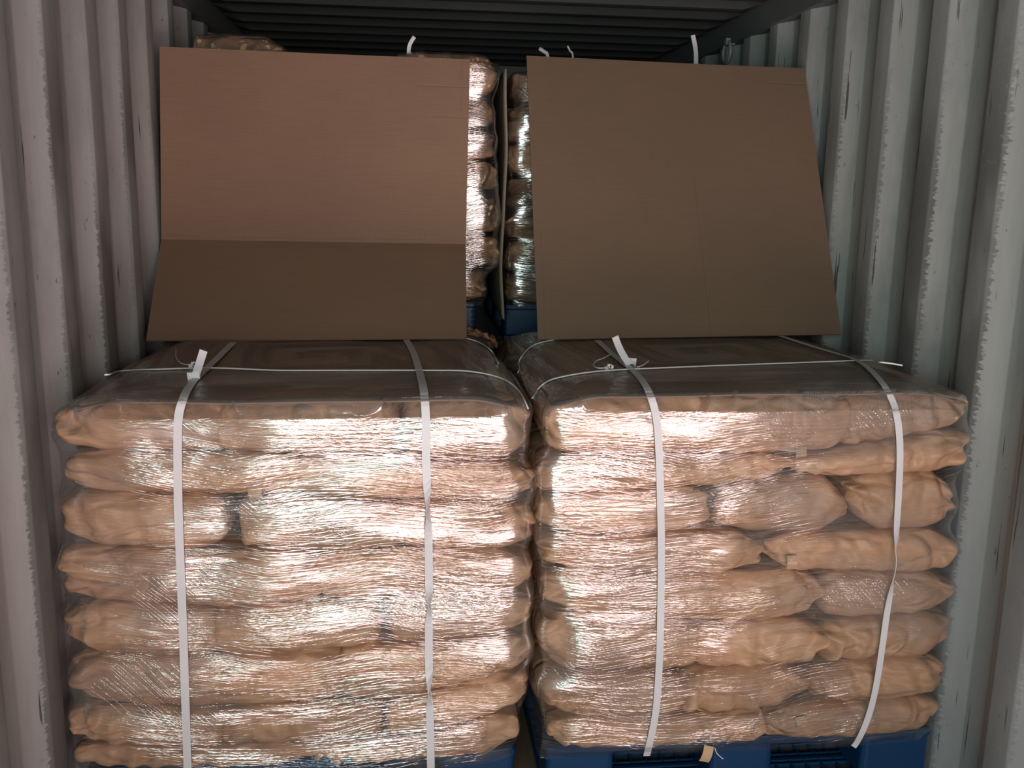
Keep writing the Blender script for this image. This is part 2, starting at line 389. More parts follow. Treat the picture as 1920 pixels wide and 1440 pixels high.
def make_bag(name, x0, x1, zb, zt, yf, dep, seed, pl=.35, pr=.35, mat=None, detail=1.0, amp=1.0):
    """a filled paper sack. zb, zt: callables of x giving its lower and upper resting line"""
    cx = (x0+x1)/2; a = (x1-x0)/2; b = dep/2
    h0 = (zt(cx)-zb(cx))/2; c = h0
    r = c*.62
    nx = int((x1-x0)/.0068*detail); 
    ax = axis(a, int(8*detail)+1, nx); 
    ay = axis(b, 7, 7); nzr = int(22*detail); az = [-c+2*c*i/nzr for i in range(nzr+1)]
    V, Fc = box_grid(ax, ay, az)
    out = []
    rnd = random.Random(seed)
    s0 = Vector((rnd.uniform(0, 90), rnd.uniform(0, 90), rnd.uniform(0, 90)))
    tiltL, tiltR = rnd.uniform(-.5, .5), rnd.uniform(-.5, .5)
    bul = rnd.uniform(.004, .014)
    folds = []                                       # straight paper creases: triangle waves in random directions
    for k in range(5):
        an = rnd.uniform(-1.2, 1.2) if k < 3 else rnd.uniform(-.25, .25)
        wl = rnd.uniform(.035, .11)
        folds.append((math.cos(an), math.sin(an), wl, rnd.uniform(0, 9), rnd.uniform(.5, 1)))
    lip = rnd.uniform(-.45, .25) if rnd.random() < .55 else None
    lipd, lips = rnd.choice((-1, 1)), rnd.uniform(-.25, .25)
    rL = r*(.75 if pl > .22 else .45)/.62*.8; rR = r*(.75 if pr > .22 else .45)/.62*.8
    for x, y, z in V:
        rx = rL if x < 0 else rR
        i = Vector((max(-(a-rL), min(a-rR, x)), max(-(b-r), min(b-r, y)), max(-(c-r), min(c-r, z))))
        d = Vector((x, y, z))-i
        if d.length > 1e-9:
            nd = d.normalized(); p = Vector((i.x+nd.x*rx, i.y+nd.y*r, i.z+nd.z*r))
        else: nd = Vector((0, 0, 1 if z > 0 else -1)); p = i.copy()
        u = p.x/a; w = p.z/c
        edge = sm((abs(u)-.45)/.55)
        pk = pl if u < 0 else pr; tl = tiltL if u < 0 else tiltR
        if p.y < 0: p.y -= bul*(1-edge)*(1-w*w); p.y += .016*edge*min(1, pk*2.5)
        e2 = sm((abs(u)-(1-.10/a))/(.10/a)) if a > .10 else 0
        sc = 1-pk*e2
        wz = w*sc + tl*pk*e2*.7
        q = s0+p
        end = .40+.60*sm((abs(u)-.5)/.45)*(1 if pk > .12 else .35)
        wv = noise.noise(Vector((q.x*5, q.z*8, 1)))
        fo = 0.0
        for ca, sa, wl, ph, am in folds:
            t = ((p.x*ca+p.z*sa)/wl+ph+wv*.9) % 1.0
            m_ = noise.noise(Vector((q.x*7+ph*3, q.z*7, ph)))
            fo += am*(abs(t-.5)-.25)*wl*(.20+.65*max(0, m_+.15))
        n3 = noise.noise(Vector((q.x*4.5, q.y*4, q.z*7+7)))
        n2 = noise.noise(Vector((q.x*26, q.y*18, q.z*34)))
        disp = amp*(fo*end*1.5+.0014*n2*end+.007*n3)
        if lip is not None and p.y < 0:
            st = sm((lipd*(w-(lip+lips*u+.12*wv)))/.10+.5); disp += .0065*st*(1-sm((abs(w)-.75)/.25))
        hid = 1.0 if abs(nd.z) < .9 else .12
        p += Vector((nd.x*.45, nd.y, nd.z))*disp*hid
        X = cx+p.x
        xb = min(max(X, x0), x1)
        lo, hi = zb(xb), zt(xb)
        Z = (lo+hi)/2 + (hi-lo)/2*wz+nd.z*disp*.2
        out.append((X, yf+b+p.y, Z))
    return mesh_obj(name, out, Fc, mat or M_kraft), out, Fc

ORD = ['top', 'second', 'third', 'fourth', 'fifth', 'sixth', 'seventh', 'lowest']
def line_z(xs_px, ys_px, Y):
    pts = [at(x, y, Y) for x, y in zip(xs_px, ys_px)]
    X = [p[0] for p in pts]; Z = [p[2] for p in pts]
    return lambda x: float(np.interp(x, X, Z))

class Acc:                                            # collects geometry to wrap the film round
    def __init__(s): s.v = []; s.f = []
    def add(s, v, f):
        b = len(s.v); s.v += [tuple(q) for q in v]; s.f += [[b+i for i in t] for t in f]
    def bvh(s): return BVHTree.FromPolygons(s.v, s.f)

YF = 2.20
def front_stack(xs, rows, spans, who, group, zfloor, xmin, xmax):
    acc = Acc(); bags = []
    L = [line_z(xs, r, YF) for r in rows]
    for k in range(8):
        zt, zb = L[k], L[k+1]
        if k == 7: zb = (lambda f: (lambda x: max(f(x), zfloor)))(zb)
        cells = spans[k]
        ym = sum(rows[k])/len(xs)*.5+sum(rows[k+1])/len(xs)*.5
        n = len(cells)
        for c, (pa, pb, pl, pr) in enumerate(cells):
            xa = max(at(pa, ym, YF)[0], xmin); xb = min(at(pb, ym, YF)[0], xmax)
            jut = random.uniform(-.006, .008)
            dep = .42 if n == 2 else .62
            if c > 0 and pl < .4 and pa-cells[c-1][1] < 6: pl *= .5; xa -= .005
            if c < n-1 and pr < .4 and cells[c+1][0]-pb < 6: pr *= .5; xb += .005
            pos = {1: ['across the face'], 2: ['left half', 'right half'], 3: ['left end', 'middle', 'right end']}[n][c]
            o, v, f = make_bag('kraft_bag', xa, xb, zb, zt, YF+jut, dep, k*10+c+(0 if xmin < 0 else 500), pl, pr)
            tag(o, 'brown kraft paper sack, %s, %s layer of the %s' % (pos, ORD[k], who), 'bag', group)
            acc.add(v, f); bags.append((k, c, o))
    return acc, bags

LX = (110, 420, 740, 985)
LR = [(752, 756, 751, 745), (848, 850, 862, 872), (925, 927, 940, 943), (1028, 1040, 1036, 1036), (1130, 1145, 1125, 1116),
      (1228, 1236, 1214, 1192), (1331, 1336, 1318, 1262), (1401, 1405, 1394, 1334), (1446, 1443, 1428, 1420)]
LS = [[(104, 418, .30, .1), (412, 742, .1, .08), (757, 994, .08, .25)],
      [(112, 560, .35, .2), (556, 1002, .2, .35)],
      [(110, 424, .25, .25), (442, 748, .2, .2), (744, 1004, .2, .35)],
      [(103, 600, .20, .2), (596, 1018, .2, .5)],
      [(108, 404, .45, .2), (400, 714, .2, .05), (731, 1012, .08, .35)],
      [(116, 640, .25, .3), (634, 1000, .3, .45)],
      [(120, 412, .35, .2), (408, 714, .2, .1), (728, 992, .2, .4)],
      [(135, 600, .35, .5), (594, 976, .3, .5)]]
RX = (1020, 1320, 1560, 1805)
RR = [(748, 742, 740, 738), (858, 858, 850, 802), (930, 912, 895, 886), (1006, 1000, 1004, 998), (1072, 1080, 1076, 1082),
      (1152, 1170, 1168, 1146), (1268, 1262, 1246, 1230), (1350, 1350, 1322, 1310), (1410, 1402, 1402, 1382)]
RS = [[(1030, 1322, .2, .1), (1316, 1596, .1, .2), (1590, 1823, .2, .3)],
      [(1008, 1500, .3, .6), (1494, 1816, .4, .3)],
      [(1012, 1338, .3, .3), (1346, 1606, .2, .65), (1600, 1808, .45, .5)],
      [(1014, 1440, .3, .45), (1440, 1812, .5, .5)],
      [(1018, 1556, .35, .65), (1552, 1805, .3, .6)],
      [(1014, 1316, .4, .2), (1312, 1560, .2, .4), (1552, 1803, .3, .5)],
      [(1018, 1300, .4, .5), (1284, 1530, .3, .5), (1524, 1795, .4, .4)],
      [(1030, 1320, .4, .3), (1306, 1440, .5, .5), (1426, 1768, .5, .4)]]
ZP = 0.165                                           # top of the pallets
accL, bagsL = front_stack(LX, LR, LS, 'left front stack', 'kraft sacks of the left front stack', ZP, -1.147, -.0)
accR, bagsR = front_stack(RX, RR, RS, 'right front stack', 'kraft sacks of the right front stack', ZP, -.02, 1.147)
# paper tabs and sewing thread that stick out at the sack ends
def bag_of(bags, k, c): return [o for a, b, o in bags if a == k and b == c][0]
def paper_tab(parent, x, y, wpx, hpx, tilt=0.0, Y=YF-.012):
    p = at(x, y, Y); s = Y/F
    wd, hg = wpx*s*.5, hpx*s*.5
    V = []; n = 5
    for t in (0, .0012):
        for j in range(n):
            for i in (-1, 1):
                q = j/(n-1)*2-1
                xx = i*wd; zz = -q*hg
                V.append((p[0]+xx*math.cos(tilt)-zz*math.sin(tilt), Y+t+.006*q*q, p[2]+xx*math.sin(tilt)+zz*math.cos(tilt)))
    Fc = []
    for j in range(n-1):
        a = j*2; Fc.append([a, a+1, a+3, a+2]); b = a+n*2; Fc.append([b, b+2, b+3, b+1])
    return mesh_obj('paper_tab', V, Fc, M_tab, parent, smooth=False)
paper_tab(bag_of(bagsR, 1, 0), 1503, 850, 22, 20, .1)
paper_tab(bag_of(bagsR, 3, 1), 1486, 1056, 22, 30, 0)
paper_tab(bag_of(bagsR, 4, 0), 1352, 1182, 20, 20, -.15)
paper_tab(bag_of(bagsR, 7, 2), 1504, 1356, 24, 26, .2)
paper_tab(bag_of(bagsR, 7, 1), 1326, 1416, 22, 38, -.25, YF-.03)
paper_tab(bag_of(bagsL, 5, 1), 664, 1287, 24, 32, .15)
paper_tab(bag_of(bagsL, 2, 1), 478, 925, 26, 26, .1)

def tube(name, pts, r, mat, parent=None, seg=6, closed=False):
    V = []; Fc = []; n = len(pts); pts = [Vector(p) for p in pts]
    for i, p in enumerate(pts):
        tn = (pts[min(i+1, n-1)]-pts[max(i-1, 0)]).normalized()
        if closed: tn = (pts[(i+1) % n]-pts[i-1]).normalized()
        u = tn.cross(Vector((.31, .77, .55))).normalized(); v = tn.cross(u)
        for k in range(seg):
            a = 2*math.pi*k/seg; V.append(p+(u*math.cos(a)+v*math.sin(a))*r)
    m = n if closed else n-1
    for i in range(m):
        for k in range(seg):
            j = (i+1) % n; k2 = (k+1) % seg
            Fc.append([i*seg+k, i*seg+k2, j*seg+k2, j*seg+k])
    if not closed: Fc.append(list(range(seg))[::-1]); Fc.append([(n-1)*seg+k for k in range(seg)])
    return mesh_obj(name, V, Fc, mat, parent)
def catmull(P, n=8):
    P = [np.array(p, float) for p in P]; out = []
    for i in range(len(P)-1):
        p0 = P[max(i-1, 0)]; p1 = P[i]; p2 = P[i+1]; p3 = P[min(i+2, len(P)-1)]
        for k in range(n):
            t = k/n
            out.append(.5*((2*p1)+(-p0+p2)*t+(2*p0-5*p1+4*p2-p3)*t*t+(-p0+3*p1-3*p2+p3)*t**3))
    out.append(P[-1]); return out
tube('thread', [tuple(q) for q in catmull([at(x, y, YF-.034) for x, y in ((1340, 1402), (1344, 1412), (1352, 1420), (1356, 1423))], 5)], .0012, M_cord, bag_of(bagsR, 7, 1))
tube('thread', [tuple(q) for q in catmull([at(x, y, YF-.016) for x, y in ((1360, 1184), (1368, 1180), (1376, 1183), (1379, 1188))], 5)], .0011, M_cord, bag_of(bagsR, 4, 0))

# ------------------------------------------------------------------ cardboard top sheets
def sheet(name, x0, x1, y0, y1, z, label, droop, acc=None, seed=0, mat=None):
    nx, ny = 44, 40; V = []; uv = []
    for t in (0, -.003):
        for j in range(ny+1):
            for i in range(nx+1):
                x = x0+(x1-x0)*i/nx; y = y0+(y1-y0)*j/ny
                ex = min(x-x0, x1-x)/.16; ey = min(y-y0, y1-y)/.14
                d = droop*((1-sm(ex))**2*1.0+(1-sm(ey))**2*.35)
                zz = z(x) - d + .004*noise.noise(Vector((x*4+seed, y*4, 0)))
                ff = .006*noise.noise(Vector((x*7, y*2, seed+4)))
                V.append((x, y+ff*(1 if j == 0 else 0), zz+t)); uv.append((x-x0, y-y0))
    Fc = []; m = (nx+1)*(ny+1)
    for j in range(ny):
        for i in range(nx):
            a = j*(nx+1)+i; Fc.append([a, a+1, a+nx+2, a+nx+1]); Fc.append([m+a, m+a+nx+1, m+a+nx+2, m+a+1])
    for i in range(nx):
        Fc.append([i, m+i, m+i+1, i+1]); a = ny*(nx+1)+i; Fc.append([a, a+1, m+a+1, m+a])
    for j in range(ny):
        a = j*(nx+1); Fc.append([a, a+nx+1, m+a+nx+1, m+a]); a += nx; Fc.append([a, m+a, m+a+nx+1, a+nx+1])
    o = mesh_obj(name, V, Fc, mat or M_sheet, uv=uv)
    if acc: acc.add(V, Fc)
    return tag(o, label, 'cardboard sheet')
zL = line_z(LX, LR[0], YF); zR = line_z(RX, RR[0], YF)
sheet('cardboard_sheet', -1.085, -.05, 2.185, 3.26, lambda x: zL(x)+.011, 'dark brown cardboard sheet lying flat on top of the left front stack', .022, accL, 1)
sheet('cardboard_sheet', .03, 1.09, 2.19, 3.28, lambda x: zR(x)+.011, 'dark brown cardboard sheet lying flat on top of the right front stack', .022, accR, 5)

# ------------------------------------------------------------------ stretch film
def gauss(A, sig, ax, wrap):
    n = int(3*sig)+1; k = np.exp(-.5*(np.arange(-n, n+1)/max(sig, 1e-3))**2); k /= k.sum()
    P = np.pad(A, [(n, n) if i == ax else (0, 0) for i in range(2)], mode='wrap' if wrap else 'edge')
    R = np.zeros_like(A)
    for i, kk in enumerate(k):
        sl = [slice(None)]*2; sl[ax] = slice(i, i+A.shape[ax]); R += kk*P[tuple(sl)]
    return R
def dilate(A, n, ax, wrap):
    P = np.pad(A, [(n, n) if i == ax else (0, 0) for i in range(2)], mode='wrap' if wrap else 'edge')
    R = A.copy()
    for i in range(2*n+1):
        sl = [slice(None)]*2; sl[ax] = slice(i, i+A.shape[ax]); R = np.maximum(R, P[tuple(sl)])
    return R
def film(name, acc, x0, x1, y0, y1, zlo, zhi, mat, label, step=.008, seed=0, group=None, zd=3):
    """wrap acc: a ring of columns round the stack, drawn in over the sacks, plus a cap over the top"""
    bvh = acc.bvh(); raw = []
    def seg(p, q, st, fine=.13):
        l = math.hypot(q[0]-p[0], q[1]-p[1]); d = 0.0
        while d < l-.001:
            raw.append((p[0]+(q[0]-p[0])*d/l, p[1]+(q[1]-p[1])*d/l)); d += .008 if (d < fine or d > l-fine) else st
    seg((x0, y0), (x1, y0), step); seg((x1, y0), (x1, y1), .03); seg((x1, y1), (x0, y1), .05); seg((x0, y1), (x0, y0), .03)
    ra = np.array(raw); ra = np.stack([gauss(ra[None, :, 0], 4.5, 1, True)[0], gauss(ra[None, :, 1], 4.5, 1, True)[0]], 1)
    tg = np.roll(ra, -1, 0)-np.roll(ra, 1, 0); tg /= np.linalg.norm(tg, axis=1)[:, None]
    path = [(float(a[0]), float(a[1]), float(t[1]), float(-t[0])) for a, t in zip(ra, tg)]
    n = len(path); zs = np.arange(zlo, zhi, .0075); m = len(zs)
    H = np.full((m, n), -.035)
    for j, z in enumerate(zs):
        for i, (px, py, ax_, ay_) in enumerate(path):
            h = bvh.ray_cast(Vector((px+ax_*.2, py+ay_*.2, z)), Vector((-ax_, -ay_, 0)), .30)
            if h[0] is not None: H[j, i] = max(H[j, i], .2-h[3])
    # taut film: each level is drawn tight round the sacks (convex outline), only partly sinking into hollows
    HH = np.full((m, n), -9.0)
    PX = np.array([q[0] for q in path]); PY = np.array([q[1] for q in path]); NX = np.array([q[2] for q in path]); NY = np.array([q[3] for q in path])
    for j in range(m):
        pt = sorted(set(zip((PX+NX*H[j]).round(5), (PY+NY*H[j]).round(5))))
        def half(pp):
            o = []
            for q in pp:
                while len(o) > 1 and (o[-1][0]-o[-2][0])*(q[1]-o[-2][1])-(o[-1][1]-o[-2][1])*(q[0]-o[-2][0]) <= 0: o.pop()
                o.append(q)
            return o[:-1]
        hl = np.array(half(pt)+half(pt[::-1])); e = np.roll(hl, -1, 0)-hl
        nx_, ny_ = e[:, 1], -e[:, 0]; dd = nx_*hl[:, 0]+ny_*hl[:, 1]
        den = nx_[:, None]*NX+ny_[:, None]*NY; num = dd[:, None]-(nx_[:, None]*PX+ny_[:, None]*PY)
        t_ = np.where(den > 1e-9, num/np.maximum(den, 1e-9), 9); HH[j] = np.clip(t_.min(0), H[j]-.02, H[j]+.05)
    A = dilate(H, 7, 1, True); A = gauss(A, 4, 1, True)
    A = .65*gauss(HH, 2.0, 1, True)+.35*A
    A = dilate(A, zd, 0, False); A = gauss(A, 2.4, 0, False)
    A = np.maximum(A, H+.0015)+.0025
    rs = np.random.RandomState(seed)
    V = []; uv = []; s = 0; S = []
    for i in range(n):
        S.append(s); q = path[(i+1) % n]; s += math.hypot(q[0]-path[i][0], q[1]-path[i][1])
    CM = gauss(np.array([[1.0 if abs(abs(q[2])-.7) < .55 else 0.0 for q in path]]), 9, 1, True)[0]
    for j, z in enumerate(zs):
        for i, (px, py, ax_, ay_) in enumerate(path):
            nn = .008*noise.noise(Vector((S[i]*5+seed, z*11, 2)))+.002*noise.noise(Vector((S[i]*9+seed, z*34, 5)))
            k = A[j, i]+max(0, nn+.0015)+CM[i]*.016*max(0, noise.noise(Vector((z*13, S[i]*3, seed+9)))+.1)
            V.append((px+ax_*k, py+ay_*k, z)); uv.append((S[i], z))
    VA = np.array(V).reshape(m, n, 3)
    for q in (0, 1): VA[:, :, q] = gauss(VA[:, :, q], 2.2, 1, True)
    VA[:, :, 0] = np.clip(VA[:, :, 0], -1.153, 1.153)
    V = [tuple(v) for v in VA.reshape(-1, 3)]
    Fc = []
    for j in range(m-1):
        for i in range(n):
            i2 = (i+1) % n; Fc.append([j*n+i, j*n+i2, (j+1)*n+i2, (j+1)*n+i])
    # cap
    rim = V[(m-1)*n:]; cx, cy = (x0+x1)/2, (y0+y1)/2
    caps = [.008, .02, .035, .055, .08, .11, .15, .2, .27, .35, .45, .55, .66, .78, .9]
    prev = (m-1)*n
    lastz = [zs[-1]]*n
    for t in caps:
        b = len(V)
        for i in range(n):
            px, py, _ = rim[i]; x = px+(cx-px)*t; y = py+(cy-py)*t
            h = bvh.ray_cast(Vector((x, y, zhi+.3)), Vector((0, 0, -1)), .6)
            zt = h[0].z+.006 if h[0] is not None else zs[-1]-.01
            zt = max(zt, zs[-1]-.002) if t < .03 else zt
            lastz[i] = zt
        zz = np.array(lastz); zz = np.maximum(zz, gauss(zz[None, :], 3, 1, True)[0])
        for i in range(n):
            px, py, _ = rim[i]
            V.append((px+(cx-px)*t, py+(cy-py)*t, float(zz[i]))); uv.append((S[i]*(1-t), zs[-1]+t*.55))
        for i in range(n):
            i2 = (i+1) % n; Fc.append([prev+i, prev+i2, b+i2, b+i])
        prev = b
    V.append((cx, cy, float(np.mean(lastz)))); uv.append((0, zs[-1]+.6)); c = len(V)-1
    for i in range(n): Fc.append([prev+i, prev+(i+1) % n, c])
    o = mesh_obj(name, V, Fc, mat, uv=uv)
    tag(o, label, 'stretch film', group)
    return o, BVHTree.FromPolygons([tuple(v) for v in V], Fc)
filmL, bvL = film('stretch_film', accL, -1.135, -.02, 2.20, 3.275, .150, 1.095, M_film, 'clear crinkled stretch film wrapped round the left front stack of sacks', seed=3)
filmR, bvR = film('stretch_film', accR, .0, 1.135, 2.20, 3.29, .135, 1.10, M_film, 'clear crinkled stretch film wrapped round the right front stack of sacks', seed=8)

# ------------------------------------------------------------------ pallets
def pallet(x0, x1, y0, y1, z0, z1, label, group, ribs=False):
    r = empty('plastic_pallet', ((x0+x1)/2, (y0+y1)/2, z0)); tag(r, label, 'pallet', group)
    r_inv = (-(x0+x1)/2, -(y0+y1)/2, -z0)
    def sub(m, name):
        m.v = [(a+r_inv[0], b+r_inv[1], c+r_inv[2]) for a, b, c in m.v]; return m.obj(name, M_blue, r)
    m = MB(); m.box(x0, x1, y0, y1, z1-.024, z1, .015); sub(m, 'deck')
    W = x1-x0; D = y1-y0; bw = [.19, .18, .20]
    for (fx, w_) in ((0, .19), (.5, .18), (1, .20)):
        for (fy, d_) in ((0, .16), (.5, .16), (1, .16)):
            cx = x0+(W-w_)*fx; cy = y0+(D-d_)*fy
            m = MB(); m.box(cx+.002, cx+w_-.002, cy+.004, cy+d_-.004, z0+.018, z1-.020, .018)
            if ribs:
                for k in range(5):
                    zz = z0+.035+k*.02; m.box(cx-.001, cx+w_+.001, cy+.001, cy+d_-.001, zz, zz+.004, .018)
            sub(m, 'block')
    m = MB()
    for k in range(3):
        yy = y0+(D-.12)*k/2; m.box(x0, x1, yy, yy+.012, z0, z0+.018); m.box(x0, x1, yy+.108, yy+.12, z0, z0+.018)
        xx = x0+(W-.12)*k/2; m.box(xx, xx+.012, y0+.012, y1-.012, z0, z0+.0175); m.box(xx+.108, xx+.12, y0+.012, y1-.012, z0, z0+.0175)
    nx = int(W/.045)
    for i in range(1, nx): m.box(x0+W*i/nx-.0025, x0+W*i/nx+.0025, y0+.012, y1-.012, z0+.002, z0+.016)
    ny = int(D/.045)
    for i in range(1, ny): m.box(x0+.01, x1-.01, y0+D*i/ny-.0025, y0+D*i/ny+.0025, z0+.002, z0+.0165)
    sub(m, 'base_grid')
    return r
pallet(-1.13, -.035, 2.235, 3.25, 0, ZP-.002, 'blue plastic pallet under the left front stack, only a sliver showing', 'blue plastic pallets')
pallet(.045, 1.135, 2.235, 3.26, 0, ZP-.002, 'blue plastic pallet with dark grid openings under the right front stack', 'blue plastic pallets')

# ------------------------------------------------------------------ leaning cardboards
def lean_board(pts, label, mat, folds=None, seed=0):
    """pts: list of (left xyz, right xyz) from bottom to top"""
    nx = 24; rows = []
    for k in range(len(pts)-1):
        n = 10 if len(pts) > 2 else 24
        for j in range(n): rows.append((k+j/n))
    rows.append(len(pts)-1)
    V = []; uv = []
    Ls = [np.array(p[0]) for p in pts]; Rs = [np.array(p[1]) for p in pts]
    def lerp(A, t): i = min(int(t), len(A)-2); return A[i]*(1-(t-i))+A[i+1]*(t-i)
    nrm = []
    for tt in (0, 1):
        for r in rows:
            a, b = lerp(Ls, r), lerp(Rs, r); i = min(int(r), len(pts)-2)
            up = (Ls[i+1]-Ls[i]); up = up/np.linalg.norm(up); rt = (b-a)/np.linalg.norm(b-a); nn = np.cross(rt, up)
            for i2 in range(nx+1):
                u = i2/nx; p = a*(1-u)+b*u
                bow = .010*math.sin(math.pi*u)*(r/(len(pts)-1))
                p = p + nn*(.0025*noise.noise(Vector((p[0]*3+seed, p[2]*3, 1)))+.006*tt) + np.array([0, bow, 0])
                V.append(tuple(p)); uv.append((u*1.07, r/(len(pts)-1)*1.05))
    m = len(rows)*(nx+1); Fc = []
    for j in range(len(rows)-1):
        for i in range(nx):
            a = j*(nx+1)+i; Fc.append([a, a+1, a+nx+2, a+nx+1]); Fc.append([m+a, m+a+nx+1, m+a+nx+2, m+a+1])
        a = j*(nx+1); Fc.append([a, a+nx+1, m+a+nx+1, m+a]); a += nx; Fc.append([a, m+a, m+a+nx+1, a+nx+1])
    for i in range(nx):
        Fc.append([i, m+i, m+i+1, i+1]); a = (len(rows)-1)*(nx+1)+i; Fc.append([a, a+1, m+a+1, m+a])
    # outward face must look at the doors
    Fc = [f[::-1] for f in Fc]
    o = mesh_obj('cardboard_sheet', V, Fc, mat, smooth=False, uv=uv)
    return tag(o, label, 'cardboard')
def A3(x, y, Y): return at(x, y, Y)
# the film top is about z=1.14: find where the lower edge rests
bl = atz(275, 640, 1.130); br = atz(875, 636, 1.142)
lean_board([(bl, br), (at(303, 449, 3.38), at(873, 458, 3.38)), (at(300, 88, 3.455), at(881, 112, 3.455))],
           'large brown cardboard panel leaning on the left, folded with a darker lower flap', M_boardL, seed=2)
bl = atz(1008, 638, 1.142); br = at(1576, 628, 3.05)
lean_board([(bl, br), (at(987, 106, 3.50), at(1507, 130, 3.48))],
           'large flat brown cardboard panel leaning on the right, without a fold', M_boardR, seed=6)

# ------------------------------------------------------------------ rear stacks, two pallets high
LOW = 'kraft sacks of the lower rear stacks behind the front stacks'
def simple_bag(x0, x1, z0, z1, yf, dep, seed, label, group, acc=None, pl=.4, pr=.4, mat=None, det=.8):
    o, v, f = make_bag('kraft_bag', x0, x1, lambda x: z0, lambda x: z1, yf, dep, seed, pl, pr, mat or M_kraft, det, 1.5)
    tag(o, label, 'bag', group)
    if acc: acc.add(v, f)
    return o
ZLT, ZRT = 1.058, 1.028
proto = None
for side, (xa, xb, yf, ztop) in enumerate(((-.56, .0, 3.42, ZLT), (.05, .6, 3.48, ZRT))):
    hgt = (ztop-ZP)/8
    for k in range(8):
        if proto is None:
            proto = simple_bag(xa, xb, ZP, ZP+hgt, yf, .5, 900, 'brown kraft sack deep in the lower rear stack behind the front stacks', LOW, det=.6)
            o = proto; ph, px, py = hgt, xa, yf
        else:
            o = proto.copy(); COL.objects.link(o)
            s = hgt/ph
            o.scale = (1, 1, s); o.location = (xa-px, yf-py, (ZP+hgt*k)-ZP*s)
        o['label'] = 'kraft sack low behind the %s front stack, %s layer counted from the floor' % (('left', 'right')[side], ['first', 'second', 'third', 'fourth', 'fifth', 'sixth', 'seventh', 'eighth'][k])
pallet(-1.12, -.0, 3.43, 4.45, 0, ZP-.002, 'blue plastic pallet on the floor behind the left front stack', 'blue plastic pallets')
pallet(.05, 1.13, 3.49, 4.52, 0, ZP-.002, 'blue plastic pallet on the floor behind the right front stack', 'blue plastic pallets')

# upper left stack
accUL = Acc(); zt, zb = 2.085, 1.205
edgeL = [100, 182, 243, 300, 362, 440, 500, 555]
rowsZ = [at(905, y, 3.5)[2] for y in edgeL]
xr = [.000, -.008, .008, .012, .022, .026, -.020]
for k in range(7):
    z1_, z0_ = rowsZ[k], rowsZ[k+1]
    if k == 6: z0_ = zb
    wide = .36 if k % 2 == 0 else .54
    simple_bag(xr[k]-wide, xr[k], z0_, z1_, 3.50+(.02 if k == 6 else 0), .5, 40+k,
               'kraft sack just left of the gap, %s layer of the upper rear stack' % ORD[k] if k < 6 else 'thin kraft sack left of the gap, lowest layer, on the blue pallet',
               'kraft sacks of the upper left rear stack', accUL, .12, .22)
    if k:
        simple_bag(-1.06, -1.06+wide, z0_, z1_, 3.50, .5, 60+k, 'kraft sack behind the folded cardboard by the left wall, %s layer' % (ORD[k] if k < 6 else 'lowest'),
                   'outer sacks behind the folded cardboard panel', accUL, .4, .3, det=.5)
simple_bag(-1.055, -.72, rowsZ[1]+.02, at(370, 62, 3.55)[2], 3.52, .5, 71, 'kraft sack poking up above the folded cardboard at its top left corner',
           'kraft sacks of the upper left rear stack', accUL, .2, .75)
simple_bag(-.72, -.37, rowsZ[1], at(620, 108, 3.55)[2], 3.52, .5, 72, 'kraft sack in the middle of the top layer of the upper left rear stack',
           'kraft sacks of the upper left rear stack', accUL, .5, .5)
pallet(-1.10, -.055, 3.52, 4.52, ZLT+.002, zb, 'blue plastic pallet of the upper left rear stack, beside the gap', 'blue plastic pallets', True)
# upper right stack
accUR = Acc(); zb2 = at(945, 570, 3.68)[2]
edgeR = [132, 190, 268, 330, 394, 452, 514, 570]
rowsR = [at(965, y, 3.68)[2] for y in edgeR]; xl = [.090, .075, .068, .074, .078, .070, .076]
for k in range(7):
    z1_, z0_ = rowsR[k], rowsR[k+1]
    if k == 6: z0_ = zb2
    wide = .36 if k % 2 == 0 else .54
    simple_bag(xl[k], xl[k]+wide, z0_, z1_, 3.68, .5, 80+k, 'kraft sack just right of the gap, %s layer of the upper rear stack' % (ORD[k] if k < 6 else 'lowest'),
               'kraft sacks of the upper right rear stack', accUR, .22, .12)
    simple_bag(1.12-wide, 1.12, z0_, z1_, 3.68, .5, 100+k, 'kraft sack behind the flat cardboard by the right wall, %s layer' % (ORD[k] if k < 6 else 'lowest'),
               'outer sacks behind the flat cardboard panel', accUR, .3, .4, det=.5)
pallet(.068, 1.12, 3.69, 4.68, ZRT+.002, zb2, 'bright blue plastic pallet with a ribbed corner block, right of the gap', 'blue plastic pallets', True)
fUL, bvUL = film('stretch_film', accUL, -1.06, .0, 3.50, 4.50, 1.19, 2.06, M_film_r, 'shiny stretch film round the upper rear stack on the left', .008, 21)
fUR, bvUR = film('stretch_film', accUR, .08, 1.12, 3.68, 4.66, 1.17, 2.04, M_film_r, 'shiny stretch film round the upper rear stack on the right', .008, 33)

